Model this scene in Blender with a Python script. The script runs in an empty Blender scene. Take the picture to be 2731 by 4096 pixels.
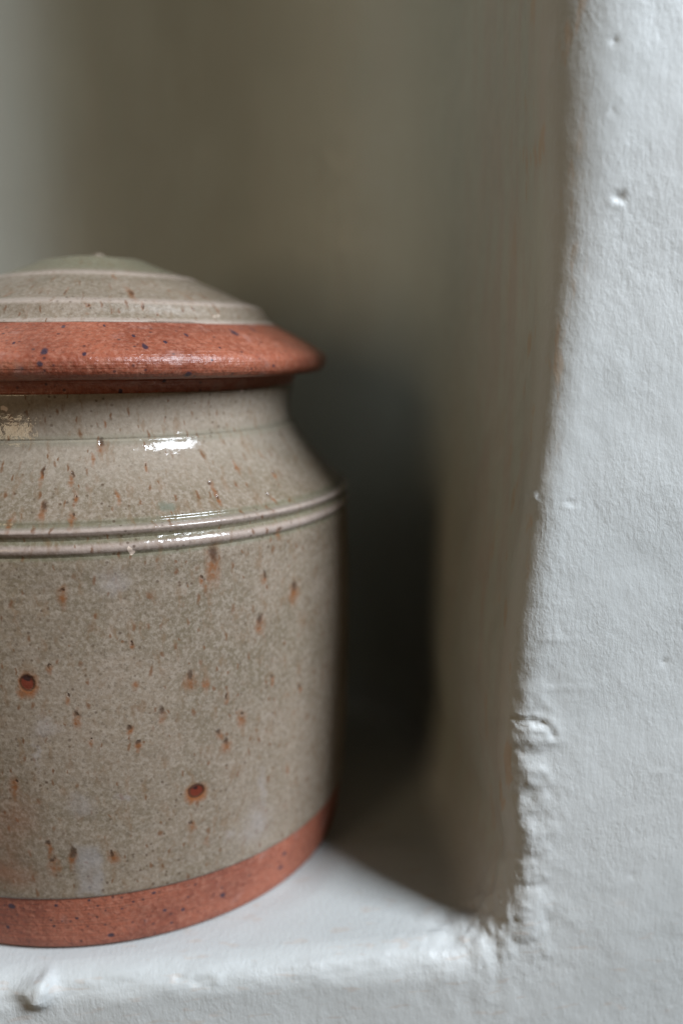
import bpy, math, random
import numpy as np
from mathutils import Vector, Matrix

R = 0.08                                   # jar body radius in metres; most lengths below are given in units of R
scene = bpy.context.scene
C = scene.collection

# ------------------------------------------------------------------ camera
cam_d = bpy.data.cameras.new('camera'); cam = bpy.data.objects.new('camera', cam_d); C.objects.link(cam)
cam_right = Vector((0.99534, -0.09611, -0.00761)); cam_fwd = Vector((0.09308, 0.97848, -0.18418))
cam_up = cam_right.cross(cam_fwd).normalized(); cam_right = cam_fwd.cross(cam_up).normalized()
M = Matrix((cam_right, cam_up, -cam_fwd)).transposed().to_4x4()
M.translation = Vector((0.63416, -2.58366, 2.01433)) * R
cam.matrix_world = M
cam_d.sensor_fit = 'VERTICAL'; cam_d.sensor_height = 23.5; cam_d.sensor_width = 15.67
cam_d.lens = 0.85232 * 23.5
cam_d.clip_start = 0.01; cam_d.clip_end = 50
cam_d.dof.use_dof = True; cam_d.dof.focus_distance = 2.76 * R; cam_d.dof.aperture_fstop = 2.6
scene.camera = cam

# ------------------------------------------------------------------ light of the room: dim warm surroundings, one cool window, one weak warm room lamp
world = bpy.data.worlds.new('World'); scene.world = world; world.use_nodes = True
bg = world.node_tree.nodes['Background']
bg.inputs['Color'].default_value = (1.0, 0.86, 0.70, 1); bg.inputs['Strength'].default_value = 0.022

def area(name, az, el, dist, sx, sy, power, col, target):
    l = bpy.data.lights.new(name, 'AREA'); l.shape = 'RECTANGLE'; l.size = sx; l.size_y = sy
    l.energy = power; l.color = col
    o = bpy.data.objects.new(name, l); C.objects.link(o)
    a, e = math.radians(az), math.radians(el)
    d = Vector((math.sin(a) * math.cos(e), -math.cos(a) * math.cos(e), math.sin(e)))
    o.location = Vector(target) + d * dist
    o.rotation_euler = d.to_track_quat('Z', 'Y').to_euler()
    return o
TGT = (0.05, 0.04, 0.11)
area('window_light', 52, 39, 1.5, 0.44, 0.62, 50, (0.82, 0.90, 1.0), TGT)
area('room_light', -39, 7, 2.0, 0.50, 0.90, 6.8, (1.0, 0.77, 0.49), TGT)

vs = scene.view_settings
vs.view_transform = 'Standard'; vs.look = 'None'; vs.exposure = 0.0; vs.gamma = 1.0; vs.use_curve_mapping = False
scene.render.engine = 'CYCLES'
scene.cycles.max_bounces = 10; scene.cycles.diffuse_bounces = 4

# ------------------------------------------------------------------ numpy noise
def _hash(ix, iy, iz, seed):
    h = (ix.astype(np.int64) * 374761393 + iy.astype(np.int64) * 668265263 + iz.astype(np.int64) * 2147483647 + seed * 974634777) & 0xffffffff
    h = ((h ^ (h >> 13)) * 1274126177) & 0xffffffff
    h = ((h ^ (h >> 16)) * 2246822519) & 0xffffffff
    return ((h ^ (h >> 15)) & 0xffffff) / float(0xffffff) * 2 - 1
def vnoise(P, seed=0):
    I = np.floor(P).astype(np.int64); F = P - I
    F = F * F * F * (F * (F * 6 - 15) + 10)
    r = 0
    for dx in (0, 1):
        wx = F[:, 0] if dx else 1 - F[:, 0]
        for dy in (0, 1):
            wy = F[:, 1] if dy else 1 - F[:, 1]
            for dz in (0, 1):
                wz = F[:, 2] if dz else 1 - F[:, 2]
                r = r + wx * wy * wz * _hash(I[:, 0] + dx, I[:, 1] + dy, I[:, 2] + dz, seed)
    return r
def fbm(P, octs=3, seed=0, gain=0.5):
    r = 0; a = 1.0
    for o in range(octs):
        r = r + a * vnoise(P * (2.03 ** o) + 17.3 * o, seed + o); a *= gain
    return r

# ------------------------------------------------------------------ node helpers
class NT:
    def __init__(s, name):
        s.m = bpy.data.materials.new(name); s.m.use_nodes = True
        s.t = s.m.node_tree; s.n = s.t.nodes; s.l = s.t.links
        s.bsdf = s.n['Principled BSDF']; s.out = s.n['Material Output']
    def _in(s, sock, v):
        if v is None: return
        if hasattr(v, 'is_output'): s.l.new(v, sock)
        else: sock.default_value = v
    def math(s, op, a, b=None, c=None, clamp=False):
        n = s.n.new('ShaderNodeMath'); n.operation = op; n.use_clamp = clamp
        s._in(n.inputs[0], a); s._in(n.inputs[1], b); s._in(n.inputs[2], c); return n.outputs[0]
    def vmath(s, op, a, b=None, c=None):
        n = s.n.new('ShaderNodeVectorMath'); n.operation = op
        s._in(n.inputs[0], a); s._in(n.inputs[1], b); s._in(n.inputs[2], c)
        return n.outputs['Value'] if op in ('LENGTH', 'DOT_PRODUCT', 'DISTANCE') else n.outputs[0]
    def smooth(s, v, a, b, x=0.0, y=1.0):
        n = s.n.new('ShaderNodeMapRange'); n.interpolation_type = 'SMOOTHSTEP'
        s._in(n.inputs[0], v)
        for i, q in enumerate((a, b, x, y)): s._in(n.inputs[i + 1], q)
        return n.outputs[0]
    def noise(s, vec, scale, detail=2.0, rough=0.5, dist=0.0, color=False):
        n = s.n.new('ShaderNodeTexNoise'); s._in(n.inputs['Vector'], vec)
        n.inputs['Scale'].default_value = scale; n.inputs['Detail'].default_value = detail
        n.inputs['Roughness'].default_value = rough; n.inputs['Distortion'].default_value = dist
        return n.outputs['Color' if color else 'Fac']
    def voro(s, vec, scale, feature='F1', rnd=1.0):
        n = s.n.new('ShaderNodeTexVoronoi'); n.feature = feature; s._in(n.inputs['Vector'], vec)
        n.inputs['Scale'].default_value = scale; n.inputs['Randomness'].default_value = rnd
        return n
    def mix(s, fac, a, b, mode='MIX'):
        n = s.n.new('ShaderNodeMix'); n.data_type = 'RGBA'; n.blend_type = mode
        s._in(n.inputs[0], fac); s._in(n.inputs[6], a); s._in(n.inputs[7], b); return n.outputs[2]
    def xyz(s, v):
        n = s.n.new('ShaderNodeSeparateXYZ'); s._in(n.inputs[0], v); return n.outputs
    def comb(s, x, y, z=0.0):
        n = s.n.new('ShaderNodeCombineXYZ'); s._in(n.inputs[0], x); s._in(n.inputs[1], y); s._in(n.inputs[2], z); return n.outputs[0]
    def bump(s, h, dist, strength=1.0, normal=None):
        n = s.n.new('ShaderNodeBump'); n.inputs['Strength'].default_value = strength; n.inputs['Distance'].default_value = dist
        s._in(n.inputs['Height'], h); s._in(n.inputs['Normal'], normal); return n.outputs[0]
    def obj(s): return s.n.new('ShaderNodeTexCoord').outputs['Object']
    def uv(s):
        n = s.n.new('ShaderNodeUVMap'); n.uv_map = 'surface'; return n.outputs[0]
    def mind(s, uv, marks):
        """distance field to a list of elliptical marks (theta_deg, z, half_width, half_height), both radii in units of R"""
        d = None
        for th, z, a, b in marks:
            v = s.vmath('MULTIPLY_ADD', uv, (1 / a, 1 / b, 0), (-math.radians(th) / a, -z / b, 0))
            q = s.vmath('LENGTH', v)
            d = q if d is None else s.math('MINIMUM', d, q)
        return d
def rgb(r, g, b): return (r, g, b, 1.0)

# ------------------------------------------------------------------ painted plaster
def plaster():
    s = NT('painted_plaster'); P = s.obj()
    x, y, z = s.xyz(P)[:3]
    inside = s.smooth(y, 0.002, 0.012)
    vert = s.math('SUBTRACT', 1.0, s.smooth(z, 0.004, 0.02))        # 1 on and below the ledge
    deep = s.smooth(y, 0.04, 0.13, 1.0, 0.25)                      # strokes and their painted flare tint are plainest near the arris
    streak_shade = s.math('MULTIPLY', inside, s.smooth(z, 0.004, 0.02))   # brush strokes and painted shade tone on the reveal and the back
    # colour: slightly uneven grey-green emulsion, sand-coloured rub-through on the reveal
    big = s.noise(P, 14, 3)
    col = s.mix(s.smooth(big, 0.3, 0.7), rgb(0.425, 0.433, 0.418), rgb(0.475, 0.478, 0.460))
    col = s.mix(streak_shade, col, rgb(0.985, 1.0, 0.925), 'MULTIPLY')     # olive tone of the niche's shade painted into its colour
    stv = s.vmath('MULTIPLY', P, (420, 130, 20))
    st = s.noise(stv, 1.0, 3, 0.6)
    col = s.mix(s.math('MULTIPLY', streak_shade, s.math('MULTIPLY', deep, s.smooth(st, 0.36, 0.70, 0.0, 0.55))), col, rgb(0.44, 0.365, 0.325))  # brush strokes, with the mauve-brown flare by the front edge painted in
    fl = s.noise(s.vmath('MULTIPLY', P, (260, 160, 55)), 1.0, 3, 0.6)
    near_edge = s.math('MULTIPLY', s.smooth(y, 0.05, 0.008), s.smooth(y, 0.0005, 0.003))
    wear = s.math('MULTIPLY', s.smooth(fl, 0.57, 0.66), s.math('MULTIPLY', near_edge, s.smooth(z, 0.004, 0.02)))
    col = s.mix(s.math('MULTIPLY', wear, 0.5), col, rgb(0.46, 0.31, 0.19))
    scuff = s.math('MULTIPLY', s.smooth(s.noise(s.vmath('MULTIPLY', P, (120, 260, 500)), 1.0, 2), 0.60, 0.70), vert)
    col = s.mix(s.math('MULTIPLY', scuff, 0.35), col, rgb(0.42, 0.34, 0.28))
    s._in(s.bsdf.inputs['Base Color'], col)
    s._in(s.bsdf.inputs['Roughness'], s.smooth(s.noise(P, 160, 2), 0.3, 0.7, 0.42, 0.60))
    s.bsdf.inputs['Specular IOR Level'].default_value = 0.4
    # relief: roller stipple, fine grain and brush lines
    stip = s.noise(s.vmath('MULTIPLY', P, (1, 1, 0.55)), 620, 4, 0.65, 0.15)
    lines = s.noise(s.vmath('MULTIPLY', P, (900, 420, 18)), 1.0, 3, 0.6)
    mod = s.smooth(s.noise(P, 30, 3), 0.35, 0.68, 0.45, 1.0)
    hfront = s.math('ADD', s.math('MULTIPLY', s.math('MULTIPLY', stip, mod), 0.75), s.math('MULTIPLY', lines, 0.10))
    hin = s.math('ADD', s.math('MULTIPLY', lines, 0.35), s.math('MULTIPLY', stip, 0.3))
    n = s.n.new('ShaderNodeMix'); s._in(n.inputs[0], inside); s._in(n.inputs[2], hfront); s._in(n.inputs[3], hin)
    s._in(s.bsdf.inputs['Normal'], s.bump(n.outputs[0], 0.00062, 0.80))
    return s.m
MAT_PLASTER = plaster()

# ------------------------------------------------------------------ the wall with its niche: one implicit surface, meshed with surface nets
ZR = np.array([-9, 0.00, 0.14, 0.32, 0.45, 0.60, 0.76, 0.9, 1.06, 1.25, 1.48, 1.70, 1.88, 2.20, 2.50, 2.97, 9]) * R
XR = np.array([1.43, 1.43, 1.45, 1.478, 1.462, 1.448, 1.443, 1.448, 1.456, 1.474, 1.498, 1.516, 1.524, 1.534, 1.539, 1.533, 1.533]) * R - (0.033 + 0.016 * np.clip((ZR / R - 1.6) / 1.4, 0, 1)) * R
XL, YB, ZT = -3.4 * R, 2.25 * R, 8.2 * R
def smax(a, b, k):
    h = np.maximum(k - np.abs(a - b), 0) / k
    return np.maximum(a, b) + h * h * k * 0.25
def smin(a, b, k): return -smax(-a, -b, k)
def field(x, y, z):
    """> 0 in the air, < 0 in the masonry"""
    xr = np.interp(z, ZR, XR)
    splay = 0.02 * np.maximum(y, 0)
    side = smin(smin(x - XL, (xr + splay) - x, 0.02), YB - y, 0.075)      # big soft corner between reveal and back
    kf = 0.009 + 0.006 * np.exp(-((x - 1.35 * R) / 0.02) ** 2) * np.exp(-(np.maximum(y, 0) / 0.02) ** 2)
    cav = smin(smin(side, z, kf), ZT - z, 0.03)
    k = 0.009 + 0.011 * np.clip((z - 1.6 * R) / (1.4 * R), 0, 1)
    return smax(-y, cav, k)
def lin(*segs):
    out = [np.array([segs[0][0]])]
    for a, b, h in segs:
        n = max(1, int(round((b - a) / h))); out.append(np.linspace(a, b, n + 1)[1:])
    return np.concatenate(out)
gx = lin((-0.90, -0.36, 0.03), (-0.36, -0.075, 0.006), (-0.075, 0.20, 0.00085), (0.20, 0.26, 0.004), (0.26, 0.90, 0.03))
gy = lin((-0.014, 0.035, 0.00085), (0.035, 0.20, 0.0020))
gz = lin((-0.60, -0.16, 0.03), (-0.16, -0.04, 0.005), (-0.04, 0.25, 0.00085), (0.25, 0.30, 0.003), (0.30, 0.72, 0.008), (0.72, 1.20, 0.03))
def surface_nets():
    nx, ny, nz = len(gx), len(gy), len(gz)
    S = np.empty((nx, ny, nz), bool)
    for k0 in range(0, nz, 40):
        zz = gz[k0:k0 + 40]
        X, Y, Z = np.meshgrid(gx.astype(np.float32), gy.astype(np.float32), zz.astype(np.float32), indexing='ij')
        S[:, :, k0:k0 + 40] = field(X, Y, Z) > 0
    cx, cy, cz = nx - 1, ny - 1, nz - 1
    cnt = np.zeros((cx, cy, cz), np.int8)
    for a in (0, 1):
        for b in (0, 1):
            for c in (0, 1):
                cnt += S[a:a + cx, b:b + cy, c:c + cz]
    act = (cnt > 0) & (cnt < 8); del cnt
    idx = np.full((cx, cy, cz), -1, np.int32)
    ii = np.argwhere(act); idx[act] = np.arange(len(ii), dtype=np.int32)
    mid = lambda g: (g[1:] + g[:-1]) / 2
    V = np.stack([mid(gx)[ii[:, 0]], mid(gy)[ii[:, 1]], mid(gz)[ii[:, 2]]], 1)
    faces = []
    def quads(e, d):
        # e: edge indices (i,j,k) whose two ends differ in sign, d: axis
        i, j, k = e.T
        if d == 0: q = [idx[i, j - 1, k - 1], idx[i, j, k - 1], idx[i, j, k], idx[i, j - 1, k]]; s0 = S[i, j, k]
        if d == 1: q = [idx[i - 1, j, k - 1], idx[i - 1, j, k], idx[i, j, k], idx[i, j, k - 1]]; s0 = S[i, j, k]
        if d == 2: q = [idx[i - 1, j - 1, k], idx[i, j - 1, k], idx[i, j, k], idx[i - 1, j, k]]; s0 = S[i, j, k]
        q = np.stack(q, 1)
        q[s0] = q[s0][:, ::-1]
        faces.append(q)
    e = np.argwhere(S[:-1] != S[1:]); e = e[(e[:, 1] > 0) & (e[:, 1] < ny - 1) & (e[:, 2] > 0) & (e[:, 2] < nz - 1)]; quads(e, 0)
    e = np.argwhere(S[:, :-1] != S[:, 1:]); e = e[(e[:, 0] > 0) & (e[:, 0] < nx - 1) & (e[:, 2] > 0) & (e[:, 2] < nz - 1)]; quads(e, 1)
    e = np.argwhere(S[:, :, :-1] != S[:, :, 1:]); e = e[(e[:, 0] > 0) & (e[:, 0] < nx - 1) & (e[:, 1] > 0) & (e[:, 1] < ny - 1)]; quads(e, 2)
    F = np.concatenate(faces); F = F[(F >= 0).all(1)]
    return V, F
def grad(V, h=2e-4):
    g = np.empty_like(V)
    for a in range(3):
        d = np.zeros(3); d[a] = h
        g[:, a] = (field(*(V + d).T) - field(*(V - d).T)) / (2 * h)
    return g
def vert_normals(V, F):
    n = np.cross(V[F[:, 2]] - V[F[:, 0]], V[F[:, 3]] - V[F[:, 1]])
    N = np.zeros_like(V)
    for c in range(4): 
        for a in range(3): N[:, a] += np.bincount(F[:, c], n[:, a], len(V))
    return N / (np.linalg.norm(N, axis=1, keepdims=True) + 1e-20)

V, F = surface_nets()
for _ in range(5):
    g = grad(V); V = V - g * (field(*V.T) / np.maximum((g * g).sum(1), 0.05))[:, None]
N = grad(V); N /= np.linalg.norm(N, axis=1, keepdims=True)
# plaster unevenness
x, y, z = V.T
front = np.exp(-(np.maximum(y, 0) / 0.012) ** 2)
jar_y = 1.087 * R
keep = np.clip((np.hypot(x, y - jar_y) - 0.98 * R) / 0.008, 0, 1); keep = np.where(z < 0.012, keep, 1.0)
D = 0.0011 * fbm(V / 0.055, 2, 1) + 0.00014 * fbm(V / 0.016, 2, 5)
D += front * 0.00006 * fbm(V / np.array([0.0042, 0.0042, 0.006]), 3, 9)
# crumbled arris low on the reveal and in its bottom corner
arris = np.exp(-((x - 1.47 * R) / 0.011) ** 2) * np.exp(-(y / 0.010) ** 2)
low = np.exp(-((z - 0.60 * R) / (0.30 * R)) ** 2) + 0.9 * np.exp(-((z - 0.12 * R) / (0.22 * R)) ** 2) + 0.16
cr = fbm(V / np.array([0.0050, 0.0050, 0.0056]), 4, 24, 0.6)
D += arris * low * (0.00045 * cr + 0.00028 * np.maximum(fbm(V / 0.011, 2, 31), -0.3))
flake = fbm(V / np.array([0.0075, 0.0075, 0.0062]), 3, 28, 0.55)
D -= 0.00018 * np.clip(arris * 1.6, 0, 1) * np.clip(low - 0.1, 0, 1) * np.clip((flake - 0.08) / 0.05, 0, 1)
corner = np.exp(-((x - 1.33 * R) / 0.016) ** 2) * np.exp(-((y - 0.004) / 0.014) ** 2) * np.exp(-((z - 0.006) / 0.018) ** 2)
D += corner * 0.0007 * fbm(V / np.array([0.004, 0.006, 0.010]), 4, 41, 0.6)
ledge = np.exp(-(y / 0.006) ** 2) * np.exp(-(z / 0.007) ** 2)
D += ledge * (0.15 + 0.85 / (1 + np.exp((x - 1.2 * R) / 0.004))) * 0.0006 * fbm(V / np.array([0.012, 0.006, 0.005]), 3, 51)
def bumpat(cx, cy, cz, sx, sy, sz, amp):
    return amp * np.exp(-((x - cx * R) / sx) ** 2 - ((y - cy * R) / sy) ** 2 - ((z - cz * R) / sz) ** 2)
lump = bumpat(-0.13, 0.0, -0.045, 0.0040, 0.006, 0.0035, 1.0)
D += lump * (0.0036 + 0.0012 * fbm(V / 0.0032, 2, 61)) + bumpat(-0.10, 0.02, -0.012, 0.0014, 0.005, 0.0030, 0.0022)
# nicks, pits and scratches on the front face
pitn = 0.75 + 0.9 * fbm(V / 0.0016, 2, 81)
for cx, cz, sx, sz, amp in [(1.699, 2.44, .0016, .0012, -.0016), (1.675, 2.435, .0009, .0010, .0007), (1.70, 2.425, .0012, .0009, .0008),
                            (1.49, 1.552, .0022, .0011, .0012), (1.60, 1.535, .0024, .0006, -.0009), (1.59, 1.524, .0022, .0005, .0004),
                            (1.56, 1.096, .0050, .0006, .0006), (1.58, 0.929, .0060, .0006, .0005), (1.931, 1.002, .0008, .0009, -.0010),
                            (1.664, 2.867, .0009, .0011, -.0010), (1.673, 2.683, .0011, .0012, -.0009), (1.655, 2.70, .0008, .0016, .0005),
                            (0.336, -0.033, .0022, .0010, -.0010), (0.40, -0.050, .0040, .0012, -.0009), (0.455, -0.055, .0016, .0020, .0009),
                            (1.95, 0.62, .0030, .0008, .0004), (1.75, 1.9, .0012, .0030, .0003), (1.86, 0.25, .0010, .0012, -.0006)]:
    D += bumpat(cx, 0, cz, sx, 0.01, sz, amp) * pitn * 0.5
# the curved crack near the arris
crk = np.array([(1.455, .815), (1.495, .812), (1.53, .804), (1.552, .792), (1.566, .768)]) * R
dd = np.full(len(V), 9.0)
for a, b in zip(crk[:-1], crk[1:]):
    ab = b - a; tt = np.clip(((x - a[0]) * ab[0] + (z - a[1]) * ab[1]) / (ab @ ab), 0, 1)
    dd = np.minimum(dd, np.hypot(x - a[0] - ab[0] * tt, z - a[1] - ab[1] * tt))
dd = np.abs(dd + 0.0009 * fbm(V / 0.003, 2, 71))
D += np.where(np.abs(y) < 0.01, -0.0006 * np.exp(-(dd / 0.0007) ** 2) + 0.0003 * np.exp(-((dd - 0.0014) / 0.0008) ** 2), 0)
V = V + N * (D * keep)[:, None]
NV = vert_normals(V, F)
if (NV * N).sum() < 0: F = F[:, ::-1]; NV = -NV

def mesh_obj(name, V, F, mat, parent=None, normals=None, smooth=True):
    me = bpy.data.meshes.new(name)
    nl = F.size
    me.vertices.add(len(V)); me.vertices.foreach_set('co', np.ascontiguousarray(V, np.float32).ravel())
    me.loops.add(nl); me.loops.foreach_set('vertex_index', np.ascontiguousarray(F, np.int32).ravel())
    me.polygons.add(len(F)); me.polygons.foreach_set('loop_start', np.arange(0, nl, F.shape[1], dtype=np.int32))
    me.polygons.foreach_set('loop_total', np.full(len(F), F.shape[1], np.int32))
    me.update(calc_edges=True)
    me.polygons.foreach_set('use_smooth', np.full(len(F), smooth))
    if normals is not None: me.normals_split_custom_set_from_vertices(normals.astype(np.float32))
    me.materials.append(mat)
    o = bpy.data.objects.new(name, me); C.objects.link(o); o.parent = parent
    return o
fc = V[F].mean(1); fn = N[F].mean(1)
is_shelf = (fn[:, 2] > 0.6) & (fc[:, 2] < 0.03) & (fc[:, 1] > -0.004)
is_front = ~is_shelf & (fn[:, 1] < -0.6) & (fc[:, 1] < 0.03)
def piece(name, sel, label, cat):
    f = F[sel]; u, inv = np.unique(f, return_inverse=True)
    o = mesh_obj(name, V[u], inv.reshape(f.shape), MAT_PLASTER, None, NV[u])
    o['kind'] = 'structure'; o['label'] = label; o['category'] = cat
piece('wall', is_front, 'pale grey painted plaster wall face around the niche opening', 'wall')
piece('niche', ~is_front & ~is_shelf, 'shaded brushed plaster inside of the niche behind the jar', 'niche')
piece('shelf', is_shelf, 'pale grey painted ledge of the niche under the jar', 'shelf')

# ------------------------------------------------------------------ jar materials
RUST = [(28.5, 1.338, 2.1), (48.1, 1.162, 1.9), (23.2, 0.947, 1.5), (29.9, 0.683, 1.5), (38.6, 1.088, 1.4), (17.4, 0.842, 1.4), (33.4, 0.772, 1.0),
        (13.3, 0.956, .8), (2.4, 0.867, .9), (4.3, 0.777, .8), (13.1, 0.745, .8), (11.6, 0.81, .8), (28.7, 0.731, .9), (0.8, 0.934, .9), (26.1, 0.924, .8),
        (49.9, 0.79, .8), (-10.0, 0.639, 1.2), (-0.4, 0.376, 1.2), (-4.0, 0.353, 1.5), (-4.5, 0.413, 1.0), (7.1, 0.362, 1.0), (22.7, 0.424, .9), (25.6, 0.355, .8),
        (45.7, 0.503, .8), (1.5, 1.273, 1.0), (39.8, 1.243, .8), (26.9, 1.255, .8), (-1.8, 1.032, .8), (41.5, 0.872, .6), (26.0, 1.28, .6), (30.6, 0.857, .6), (12.7, 1.093, .5),
        (-3.2, 1.621, .8), (2.9, 1.61, .7), (-2.1, 1.525, .9), (3.3, 1.5, .7), (-7.5, 1.491, .8), (9.3, 1.70, 1.1), (7.4, 1.667, .6), (18.6, 1.639, .5),
        (40.7, 1.615, .8), (32.2, 1.556, 1.1), (32.2, 1.523, .8), (45.0, 1.503, .6), (44.0, 1.395, 1.0), (64.4, 1.687, .7), (50.3, 1.573, .6), (50.4, 1.646, .5),
        (11.9, 1.556, .5), (4.0, 1.552, .6), (10.4, 1.778, .5), (24.8, 1.789, .5), (-12.2, 1.8, .6)]
LIDRUST = [(21.4, 2.201, 1.5), (50.7, 2.2, 1.1), (8.0, 2.151, .8), (38.7, 2.149, .7), (42.4, 2.191, .6), (-18.5, 2.231, .6), (-7.2, 2.251, .7), (18.9, 2.267, .7),
           (22.9, 2.16, .6), (38.2, 2.219, .6), (0.8, 2.203, .6), (48.4, 2.148, .6), (7.3, 2.122, .5), (-18.9, 2.201, .6), (26.5, 2.123, .5)]
RIMDARK = [(-0.4, 2.006, 1.2), (-1.0, 1.969, 1.0), (19.3, 2.021, 1.0), (45.5, 2.069, 1.4), (54.9, 2.077, .9), (2.1, 2.083, .7), (17.7, 2.052, .7), (24.1, 2.033, .7),
           (30.3, 2.059, .7), (49.1, 1.952, .7), (27.3, 1.934, 1.2), (-7.0, 2.033, .6), (7.2, 1.997, .6), (11.7, 2.084, .6), (36.0, 2.015, .5), (14.3, 1.878, .9), (24.7, 1.910, .9), (32.6, 1.976, .5)]
FOOTDARK = [(-13.5, 0.178, 1.3), (45.9, 0.144, 1.0), (45.0, 0.092, 1.2), (29.3, 0.098, 1.1), (20.5, 0.092, .8), (16.6, 0.111, .7), (14.5, 0.192, .7), (5.7, 0.045, 1.1), (10.5, 0.171, .5),
            (8.1, 0.151, .5), (-4.3, 0.186, .7), (2.0, 0.196, .5), (18.1, 0.051, .6), (-0.8, 0.128, .6), (-15.2, 0.087, .9), (3.6, 0.173, .5), (-5.4, 0.102, .5), (21.4, 0.141, .5)]

def glaze(name, rust, lid=False):
    s = NT(name); P = s.obj(); uv = s.uv()
    u, v = s.xyz(uv)[:2]
    # mottled ash glaze
    big = s.noise(P, 22, 4, 0.6); med = s.noise(P, 110, 3, 0.6); fine = s.noise(P, 900, 3, 0.7)
    col = s.mix(s.smooth(big, 0.38, 0.62), rgb(0.150, 0.116, 0.076), rgb(0.208, 0.160, 0.113))
    col = s.mix(s.smooth(med, 0.35, 0.75, 0.0, 0.30), col, rgb(0.262, 0.200, 0.153))
    col = s.mix(s.smooth(fine, 0.38, 0.68, 0.0, 0.55), col, rgb(0.335, 0.280, 0.225))
    col = s.mix(s.smooth(s.noise(P, 1150, 2), 0.56, 0.70, 0.0, 0.55), col, rgb(0.12, 0.09, 0.06))
    if not lid:
        # celadon-green where the glaze pools: neck line and between the two ridges
        pool = None
        for z0, w in ((1.722, 0.016), (1.436, 0.011), (1.480, 0.012), (1.384, 0.010)):
            q = s.smooth(s.math('ABSOLUTE', s.math('SUBTRACT', v, z0)), w * 0.4, w * 1.6, 1.0, 0.0)
            pool = q if pool is None else s.math('MAXIMUM', pool, q)
        col = s.mix(s.math('MULTIPLY', pool, 0.5), col, rgb(0.13, 0.13, 0.082))
        # paler, pinkish glaze on the ridges
        for z0, w in ((1.462, 0.011), (1.408, 0.013)):
            q = s.smooth(s.math('ABSOLUTE', s.math('SUBTRACT', v, z0)), w * 0.5, w * 1.5, 0.45, 0.0)
            col = s.mix(q, col, rgb(0.48, 0.38, 0.34))
        col = s.mix(s.smooth(v, 1.5, 1.7, 0.0, 0.35), col, rgb(0.33, 0.285, 0.23))
    else:
        # pale lines along the throwing rings
        for z0, w in ((2.283, 0.010), (2.172, 0.010), (2.105, 0.008), (2.362, 0.006)):
            q = s.smooth(s.math('ABSOLUTE', s.math('SUBTRACT', v, z0)), w * 0.4, w * 1.5, 0.55, 0.0)
            col = s.mix(q, col, rgb(0.42, 0.335, 0.28))
        col = s.mix(s.smooth(v, 2.285, 2.31, 0.0, 0.6), col, rgb(0.15, 0.15, 0.092))
    # iron specks
    warp = s.vmath('SUBTRACT', s.noise(P, 240, 3, 0.6, color=True), (0.5, 0.5, 0.5))
    uvw = s.vmath('MULTIPLY_ADD', warp, (0.042, 0.050, 0.0), uv)
    vo = s.voro(P, 600); r1 = s.xyz(vo.outputs['Color'])
    spot = s.math('MULTIPLY', s.smooth(vo.outputs['Distance'], 0.14, 0.32, 1.0, 0.0), s.smooth(r1[0], 0.48, 0.66))
    spot = s.math('MULTIPLY', spot, s.smooth(s.noise(P, 75, 3), 0.40, 0.62, 0.12, 1.0))
    col = s.mix(s.math('MULTIPLY', spot, 0.75), col, rgb(0.07, 0.042, 0.026))
    sm = s.smooth(s.noise(s.vmath('MULTIPLY', uvw, (30, 11 if not lid else 26, 1)), 1.0, 3, 0.6), 0.52, 0.72)
    col = s.mix(s.math('MULTIPLY', sm, 0.45), col, rgb(0.16, 0.088, 0.042))
    vo3 = s.voro(s.vmath('MULTIPLY', uvw, (1, 0.5, 1)), 24.0); vo3.voronoi_dimensions = '2D'; r3 = s.xyz(vo3.outputs['Color'])
    sd = s.math('MULTIPLY', s.smooth(vo3.outputs['Distance'], 0.03, s.math('MULTIPLY_ADD', r3[1], 0.16, 0.09), 1.0, 0.0), s.smooth(r3[0], 0.34, 0.70))
    col = s.mix(s.math('MULTIPLY', sd, 0.8), col, rgb(0.135, 0.060, 0.026))
    # the rust spots one can pick out: halo running downwards, dark core at its head
    k = 0.6 if lid else 1.0
    rng = random.Random(5)
    hm, cm = [], []
    for t, z, q in rust:
        a, b = rng.uniform(0.55, 1.15), rng.uniform(0.7, 1.5)
        hm.append((t, z - (0.007 * q * b if not lid else 0), 0.019 * q * a, 0.030 * q * k * b))
        if q > 0.85 or rng.random() < 0.55:
            c = rng.uniform(0.6, 1.1)
            cm.append((t + rng.uniform(-.3, .3), z + (0.010 * q if not lid else 0), 0.010 * q * c, 0.012 * q * k * c * rng.uniform(0.8, 1.5)))
    halo = s.mind(uvw, hm)
    blot = s.smooth(s.noise(P, 700, 2), 0.3, 0.65, 0.35, 1.0)
    col = s.mix(s.math('MULTIPLY', s.smooth(halo, 0.0, 1.3, 0.9, 0.0), blot), col, rgb(0.185, 0.064, 0.018))
    core = s.mind(uvw, cm)
    col = s.mix(s.smooth(core, 0.3, 1.3, 0.75, 0.0), col, rgb(0.045, 0.022, 0.012))
    hgt = s.math('MULTIPLY', s.smooth(core, 0.2, 1.2, -1.0, 0.0), 0.5)
    if not lid:
        bigm = [(-5.9, 0.986, 0.026, 0.029), (23.6, 0.546, 0.029, 0.026)]
        warp2 = s.vmath('MULTIPLY_ADD', warp, (0.018, 0.018, 0.0), uv)
        d = s.mind(warp2, bigm)
        dh = s.mind(uvw, [(a, b - 0.008, c * 1.5, e * 1.65) for a, b, c, e in bigm])
        col = s.mix(s.smooth(dh, 0.45, 1.15, 0.9, 0.0), col, rgb(0.22, 0.068, 0.016))
        col = s.mix(s.smooth(d, 0.85, 1.15, 0.85, 0.0), col, rgb(0.04, 0.015, 0.009))
        col = s.mix(s.smooth(d, 0.60, 0.85, 1.0, 0.0), col, rgb(0.130, 0.026, 0.014))
        dk = s.mind(uvw, [(-5.9, 1.002, 0.016, 0.011), (23.2, 0.560, 0.012, 0.008)])
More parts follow.
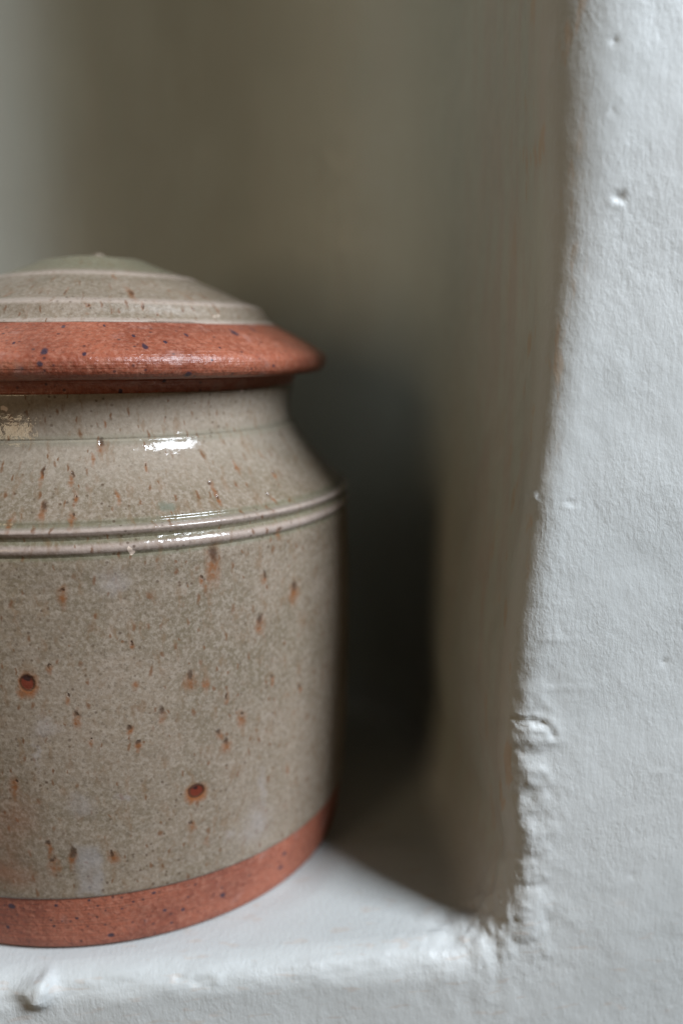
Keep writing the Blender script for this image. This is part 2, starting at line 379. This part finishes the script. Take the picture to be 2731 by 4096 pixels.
        col = s.mix(s.smooth(dk, 0.5, 1.1, 0.9, 0.0), col, rgb(0.02, 0.012, 0.012))
        hgt = s.math('ADD', hgt, s.smooth(d, 0.6, 1.2, -0.7, 0.0))
        # paint smears and scuffs
        smear = s.mind(s.vmath('MULTIPLY_ADD', warp, (0.10, 0.11, 0.0), uv), [(37.3, 0.345, 0.060, 0.075), (38.4, 0.45, 0.022, 0.10), (30.2, 0.328, 0.024, 0.024), (-5.3, 0.745, 0.010, 0.05), (9.9, 0.564, 0.025, 0.015), (1.9, 0.555, 0.045, 0.045), (9.7, 1.298, 0.05, 0.05), (-3.2, 0.833, 0.04, 0.04), (34, 0.31, .05, .03)])
        col = s.mix(s.math('MULTIPLY', s.smooth(smear, 0.0, 1.5, 0.36, 0.0), s.smooth(med, 0.3, 0.6, 0.5, 1.0)), col, rgb(0.33, 0.30, 0.29))
        bx = s.vmath('MULTIPLY_ADD', s.vmath('MULTIPLY_ADD', warp, (0.05, 0.09, 0.0), uv), (1 / 0.048, 1 / 0.105, 0), (-math.radians(2.6) / 0.048, -0.315 / 0.105, 0))
        bxx = s.xyz(s.vmath('ABSOLUTE', bx)); box = s.math('MAXIMUM', bxx[0], bxx[1])
        col = s.mix(s.math('MULTIPLY', s.smooth(box, 0.55, 1.15, 0.48, 0.0), s.smooth(med, 0.25, 0.6, 0.55, 1.0)), col, rgb(0.29, 0.275, 0.275))
        gr = s.mind(uvw, [(21.2, 1.516, 0.045, 0.014)])
        col = s.mix(s.smooth(gr, 0.3, 1.1, 0.7, 0.0), col, rgb(0.12, 0.13, 0.095))
        # brown stain low on the side, brown line where glaze meets clay
        stain = s.math('MULTIPLY', s.smooth(u, math.radians(-3), math.radians(-16)), s.smooth(s.noise(P, 40, 3), 0.35, 0.65))
        stain = s.math('MULTIPLY', stain, s.math('MULTIPLY', s.smooth(v, 0.75, 0.5), s.smooth(v, 0.22, 0.3)))
        col = s.mix(s.math('MULTIPLY', stain, 0.7), col, rgb(0.26, 0.10, 0.055))
        edge = s.math('MULTIPLY', s.smooth(v, 0.212, 0.226, 1.0, 0.0), s.smooth(s.noise(P, 420, 2), 0.4, 0.55))
        col = s.mix(s.math('MULTIPLY', edge, 0.4), col, rgb(0.13, 0.065, 0.04))
        chips = [(13.7, 1.394, 0.009, 0.016), (48.0, 1.872, 0.02, 0.006), (-13.0, 1.829, 0.02, 0.008)]
    else:
        chips = [(47.6, 2.126, 0.010, 0.006), (45.6, 2.130, 0.008, 0.005), (-40, 2.14, 0.01, 0.006)]
    cp = s.mind(uvw, chips)
    col = s.mix(s.smooth(cp, 0.7, 1.0, 0.9, 0.0), col, rgb(0.70, 0.56, 0.46))
    s._in(s.bsdf.inputs['Base Color'], col)
    # satin body, glassy shoulder and neck
    ro = s.smooth(s.noise(P, 150, 3), 0.3, 0.7, 0.0, 0.10)
    if lid: base = 0.38
    else: base = s.smooth(v, 1.36, 1.44, 0.34, 0.07)
    s._in(s.bsdf.inputs['Roughness'], s.math('ADD', ro, base))
    s.bsdf.inputs['Specular IOR Level'].default_value = 0.5
    orange = s.math('ADD', s.noise(P, 330, 3, 0.6), s.math('MULTIPLY', s.noise(s.vmath('MULTIPLY', P, (1, 1, 6)), 45, 2), 0.8))
    orange = s.math('ADD', orange, s.math('MULTIPLY', s.noise(P, 130, 2), 1.2))
    n1 = s.bump(orange, 0.00026, 0.85)
    s._in(s.bsdf.inputs['Normal'], s.bump(hgt, 0.0003, 1.0, n1))
    return s.m
def clay(name, marks, gloss):
    s = NT(name); P = s.obj(); uv = s.uv(); u, v = s.xyz(uv)[:2]
    big = s.noise(P, 45, 4, 0.65); fine = s.noise(P, 750, 3, 0.7)
    col = s.mix(s.smooth(big, 0.36, 0.64), rgb(0.195, 0.052, 0.028), rgb(0.305, 0.092, 0.050))
    col = s.mix(s.smooth(fine, 0.42, 0.70, 0.0, 0.6), col, rgb(0.37, 0.155, 0.100))
    col = s.mix(s.smooth(s.noise(P, 1000, 2), 0.55, 0.68, 0.0, 0.65), col, rgb(0.17, 0.045, 0.025))
    vo = s.voro(P, 420); r1 = s.xyz(vo.outputs['Color'])
    col = s.mix(s.math('MULTIPLY', s.math('MULTIPLY', s.smooth(vo.outputs['Distance'], 0.10, 0.25, 1.0, 0.0), s.smooth(r1[0], 0.5, 0.65)), 0.8), col, rgb(0.06, 0.025, 0.025))
    warp = s.vmath('SUBTRACT', s.noise(P, 300, 3, 0.6, color=True), (0.5, 0.5, 0.5))
    uvw = s.vmath('MULTIPLY_ADD', warp, (0.020, 0.020, 0.0), uv)
    d = s.mind(uvw, [(t, z, 0.011 * q, 0.009 * q) for t, z, q in marks])
    col = s.mix(s.smooth(d, 0.6, 1.15, 0.92, 0.0), col, rgb(0.030, 0.020, 0.035))
    pale = s.math('MULTIPLY', s.smooth(s.noise(P, 130, 3), 0.60, 0.74), 0.3)
    col = s.mix(pale, col, rgb(0.38, 0.25, 0.22))
    s._in(s.bsdf.inputs['Base Color'], col)
    s._in(s.bsdf.inputs['Roughness'], s.smooth(fine, 0.3, 0.7, gloss, gloss + 0.14))
    s.bsdf.inputs['Specular IOR Level'].default_value = 0.5
    rings = s.noise(s.comb(s.math('MULTIPLY', u, 0.5), s.math('MULTIPLY', v, 75.0)), 2.0, 3, 0.6)
    n1 = s.bump(rings, 0.00030, 0.8)
    s._in(s.bsdf.inputs['Normal'], s.bump(s.noise(P, 620, 3), 0.00040, 0.95, n1))
    return s.m
G_BODY = glaze('ash_glaze', RUST); G_LID = glaze('lid_glaze', LIDRUST, True)
CLAY_FOOT = clay('bare_clay', FOOTDARK, 0.55); CLAY_RIM = clay('burnished_clay', RIMDARK, 0.27)

# ------------------------------------------------------------------ the jar, thrown profile by profile
jar = bpy.data.objects.new('stoneware_jar', None); C.objects.link(jar)
jar.location = (0, jar_y, 0.0003); jar.empty_display_size = 0.05
jar['label'] = 'speckled grey-green glazed stoneware jar with red clay foot and conical lid on the ledge'; jar['category'] = 'jar'
def catmull(pts, sub):
    P = np.array(pts, float); P = np.vstack([2 * P[0] - P[1], P, 2 * P[-1] - P[-2]]); out = []
    for i in range(1, len(P) - 2):
        a, b, c, d = P[i - 1:i + 3]
        # centripetal-like tension keeps short segments from overshooting
        l = np.linalg.norm(c - b); m1 = (c - a) / max(np.linalg.norm(c - a), 1e-9) * l; m2 = (d - b) / max(np.linalg.norm(d - b), 1e-9) * l
        for t in np.linspace(0, 1, sub, endpoint=False):
            out.append((2*t**3-3*t**2+1)*b + (t**3-2*t**2+t)*m1 + (-2*t**3+3*t**2)*c + (t**3-t**2)*m2)
    out.append(P[-2]); return np.array(out)
NS = 320
def lathe(name, pts, mat, parent, sub=6, wob=0.0, edges=None, zuv=None, spline=True):
    """pts: (r, z) in units of R from bottom to top; edges: {row index from start/end: waviness}"""
    prof = catmull(pts, sub) if spline else np.array(pts, float)
    n = len(prof)
    th = np.linspace(-math.pi, math.pi, NS + 1)[:-1] + math.pi / NS
    T, I = np.meshgrid(th, np.arange(n), indexing='ij')
    r = prof[I, 0].copy(); z = prof[I, 1].copy(); zu = z.copy()
    c3 = np.stack([np.cos(T).ravel() * 1.2, np.sin(T).ravel() * 1.2, z.ravel() * 1.5], 1)
    r *= 1 + 0.0030 * fbm(c3, 2, 77).reshape(r.shape) * (r > 0.02)
    z += 0.0035 * vnoise(c3 * np.array([1, 1, 0]) + 5.0, 78).reshape(r.shape)
    if edges:
        for row, amp in edges.items():
            rr = row if row >= 0 else n + row
            q = np.stack([np.cos(th) * 7, np.sin(th) * 7, th * 0], 1)
            dz = amp * fbm(q * np.array([.6, .6, 1]), 3, 90 + abs(row))
            w = np.exp(-np.abs(np.arange(n) - rr) / 1.5); w[np.abs(np.arange(n) - rr) > 6] = 0
            z += dz[:, None] * w[None, :]
    X = np.sin(T) * r * R; Y = -np.cos(T) * r * R
    Vv = np.stack([X.ravel(), Y.ravel(), (z * R).ravel()], 1)
    a = np.arange(NS); b = (a + 1) % NS
    ii = np.arange(n - 1)
    A = a[:, None] * n + ii[None]; B = b[:, None] * n + ii[None]
    Fq = np.stack([A, B, B + 1, A + 1], -1).reshape(-1, 4)
    o = mesh_obj(name, Vv, Fq, mat, parent)
    uvl = o.data.uv_layers.new(name='surface')
    ta = np.where(True, th, th); tb = np.append(th[1:], th[0] + 2 * math.pi)
    ua = np.repeat(ta[:, None], n - 1, 1); ub = np.repeat(tb[:, None], n - 1, 1)
    za = np.repeat(zu[0][None, :-1], NS, 0); zb = np.repeat(zu[0][None, 1:], NS, 0)
    UV = np.stack([np.stack([ua, za], -1), np.stack([ub, za], -1), np.stack([ub, zb], -1), np.stack([ua, zb], -1)], 2)
    uvl.data.foreach_set('uv', UV.astype(np.float32).ravel())
    return o
g = 0.0035  # glaze thickness
body = lathe('body', [(.9690, .2100), (.9752, .2120), (.9795 , .222), (.982, .28), (.990, .42), (.997, .60), (1.003, .82), (1.005, 1.02), (1.0035, 1.2), (1.001, 1.31), (1.0015, 1.350), (1.0005, 1.370), (.9985, 1.3835)], G_BODY, jar, 8, edges={0: .011})
lathe('foot_band', [(.70, .020), (.78, .004), (.86, .0), (.925, .0), (.936, .006), (.943, .020), (.9485, .040), (.956, .09), (.965, .15), (.9715, .205), (.974, .226)], CLAY_FOOT, body, 6)
shoulder = lathe('shoulder', [(.9780, 1.474), (.9715, 1.481), (.9690, 1.490), (.950, 1.509), (.905, 1.560), (.86, 1.611), (.823, 1.656), (.804, 1.682), (.7955, 1.699), (.7915, 1.711), (.7895, 1.7175), (.7850, 1.7215), (.7785, 1.723)], G_BODY, jar, 6)
lathe('ridge', [(.9930, 1.435), (.9955, 1.443), (1.0020, 1.455), (1.0045, 1.463), (.998, 1.470), (.985, 1.4735), (.9780, 1.475)], G_BODY, shoulder, 5)
lathe('ridge', [(.9980, 1.3830), (1.0005, 1.389), (1.0060, 1.399), (1.0080, 1.408), (1.0050, 1.418), (.9970, 1.429), (.9925, 1.4355)], G_BODY, shoulder, 5)
neck = lathe('neck', [(.7765, 1.7225), (.7775, 1.728), (.7755, 1.74), (.7725, 1.775), (.7740, 1.81), (.780, 1.845), (.7850, 1.866), (.7845, 1.8700), (.7800, 1.8715)], G_BODY, jar, 6, edges={-1: .006, -10: .006})
lathe('collar', [(.779, 1.855), (.783, 1.875), (.788, 1.89), (.796, 1.905), (.800, 1.914), (.796, 1.921), (.78, 1.924), (.72, 1.924), (.70, 1.91), (.69, 1.80)], CLAY_RIM, neck, 6)
lid = lathe('lid', [(.722, 2.0960), (.7265, 2.1000), (.724, 2.104), (.708, 2.112), (.690, 2.126), (.674, 2.150), (.662, 2.166), (.648, 2.174), (.625, 2.181), (.56, 2.209), (.48, 2.247), (.43, 2.267), (.405, 2.280), (.390, 2.286), (.372, 2.288), (.33, 2.302), (.26, 2.328), (.22, 2.345), (.19, 2.357), (.165, 2.361), (.10, 2.366), (.03, 2.369), (.0004, 2.3695)], G_LID, jar, 6, edges={0: .005, 6: .005})
lathe('lid_rim', [(.60, 1.90), (.70, 1.922), (.775, 1.9275), (.840, 1.921), (.868, 1.917), (.893, 1.921), (.912, 1.938), (.9205, 1.962), (.918, 1.982), (.903, 2.000), (.870, 2.022), (.820, 2.051), (.778, 2.073), (.750, 2.086), (.735, 2.0945), (.722, 2.100)], CLAY_RIM, lid, 7)
# small nib of glaze left on top of the lid
nb = lathe('nib', [(.028, .0), (.024, .006), (.017, .011), (.008, .014), (.0004, .015)], G_LID, lid, 4)
nb.location = (0.03 * R, -0.06 * R, 2.366 * R)
for me in [o.data for o in jar.children_recursive if o.type == 'MESH']:
    me.update()
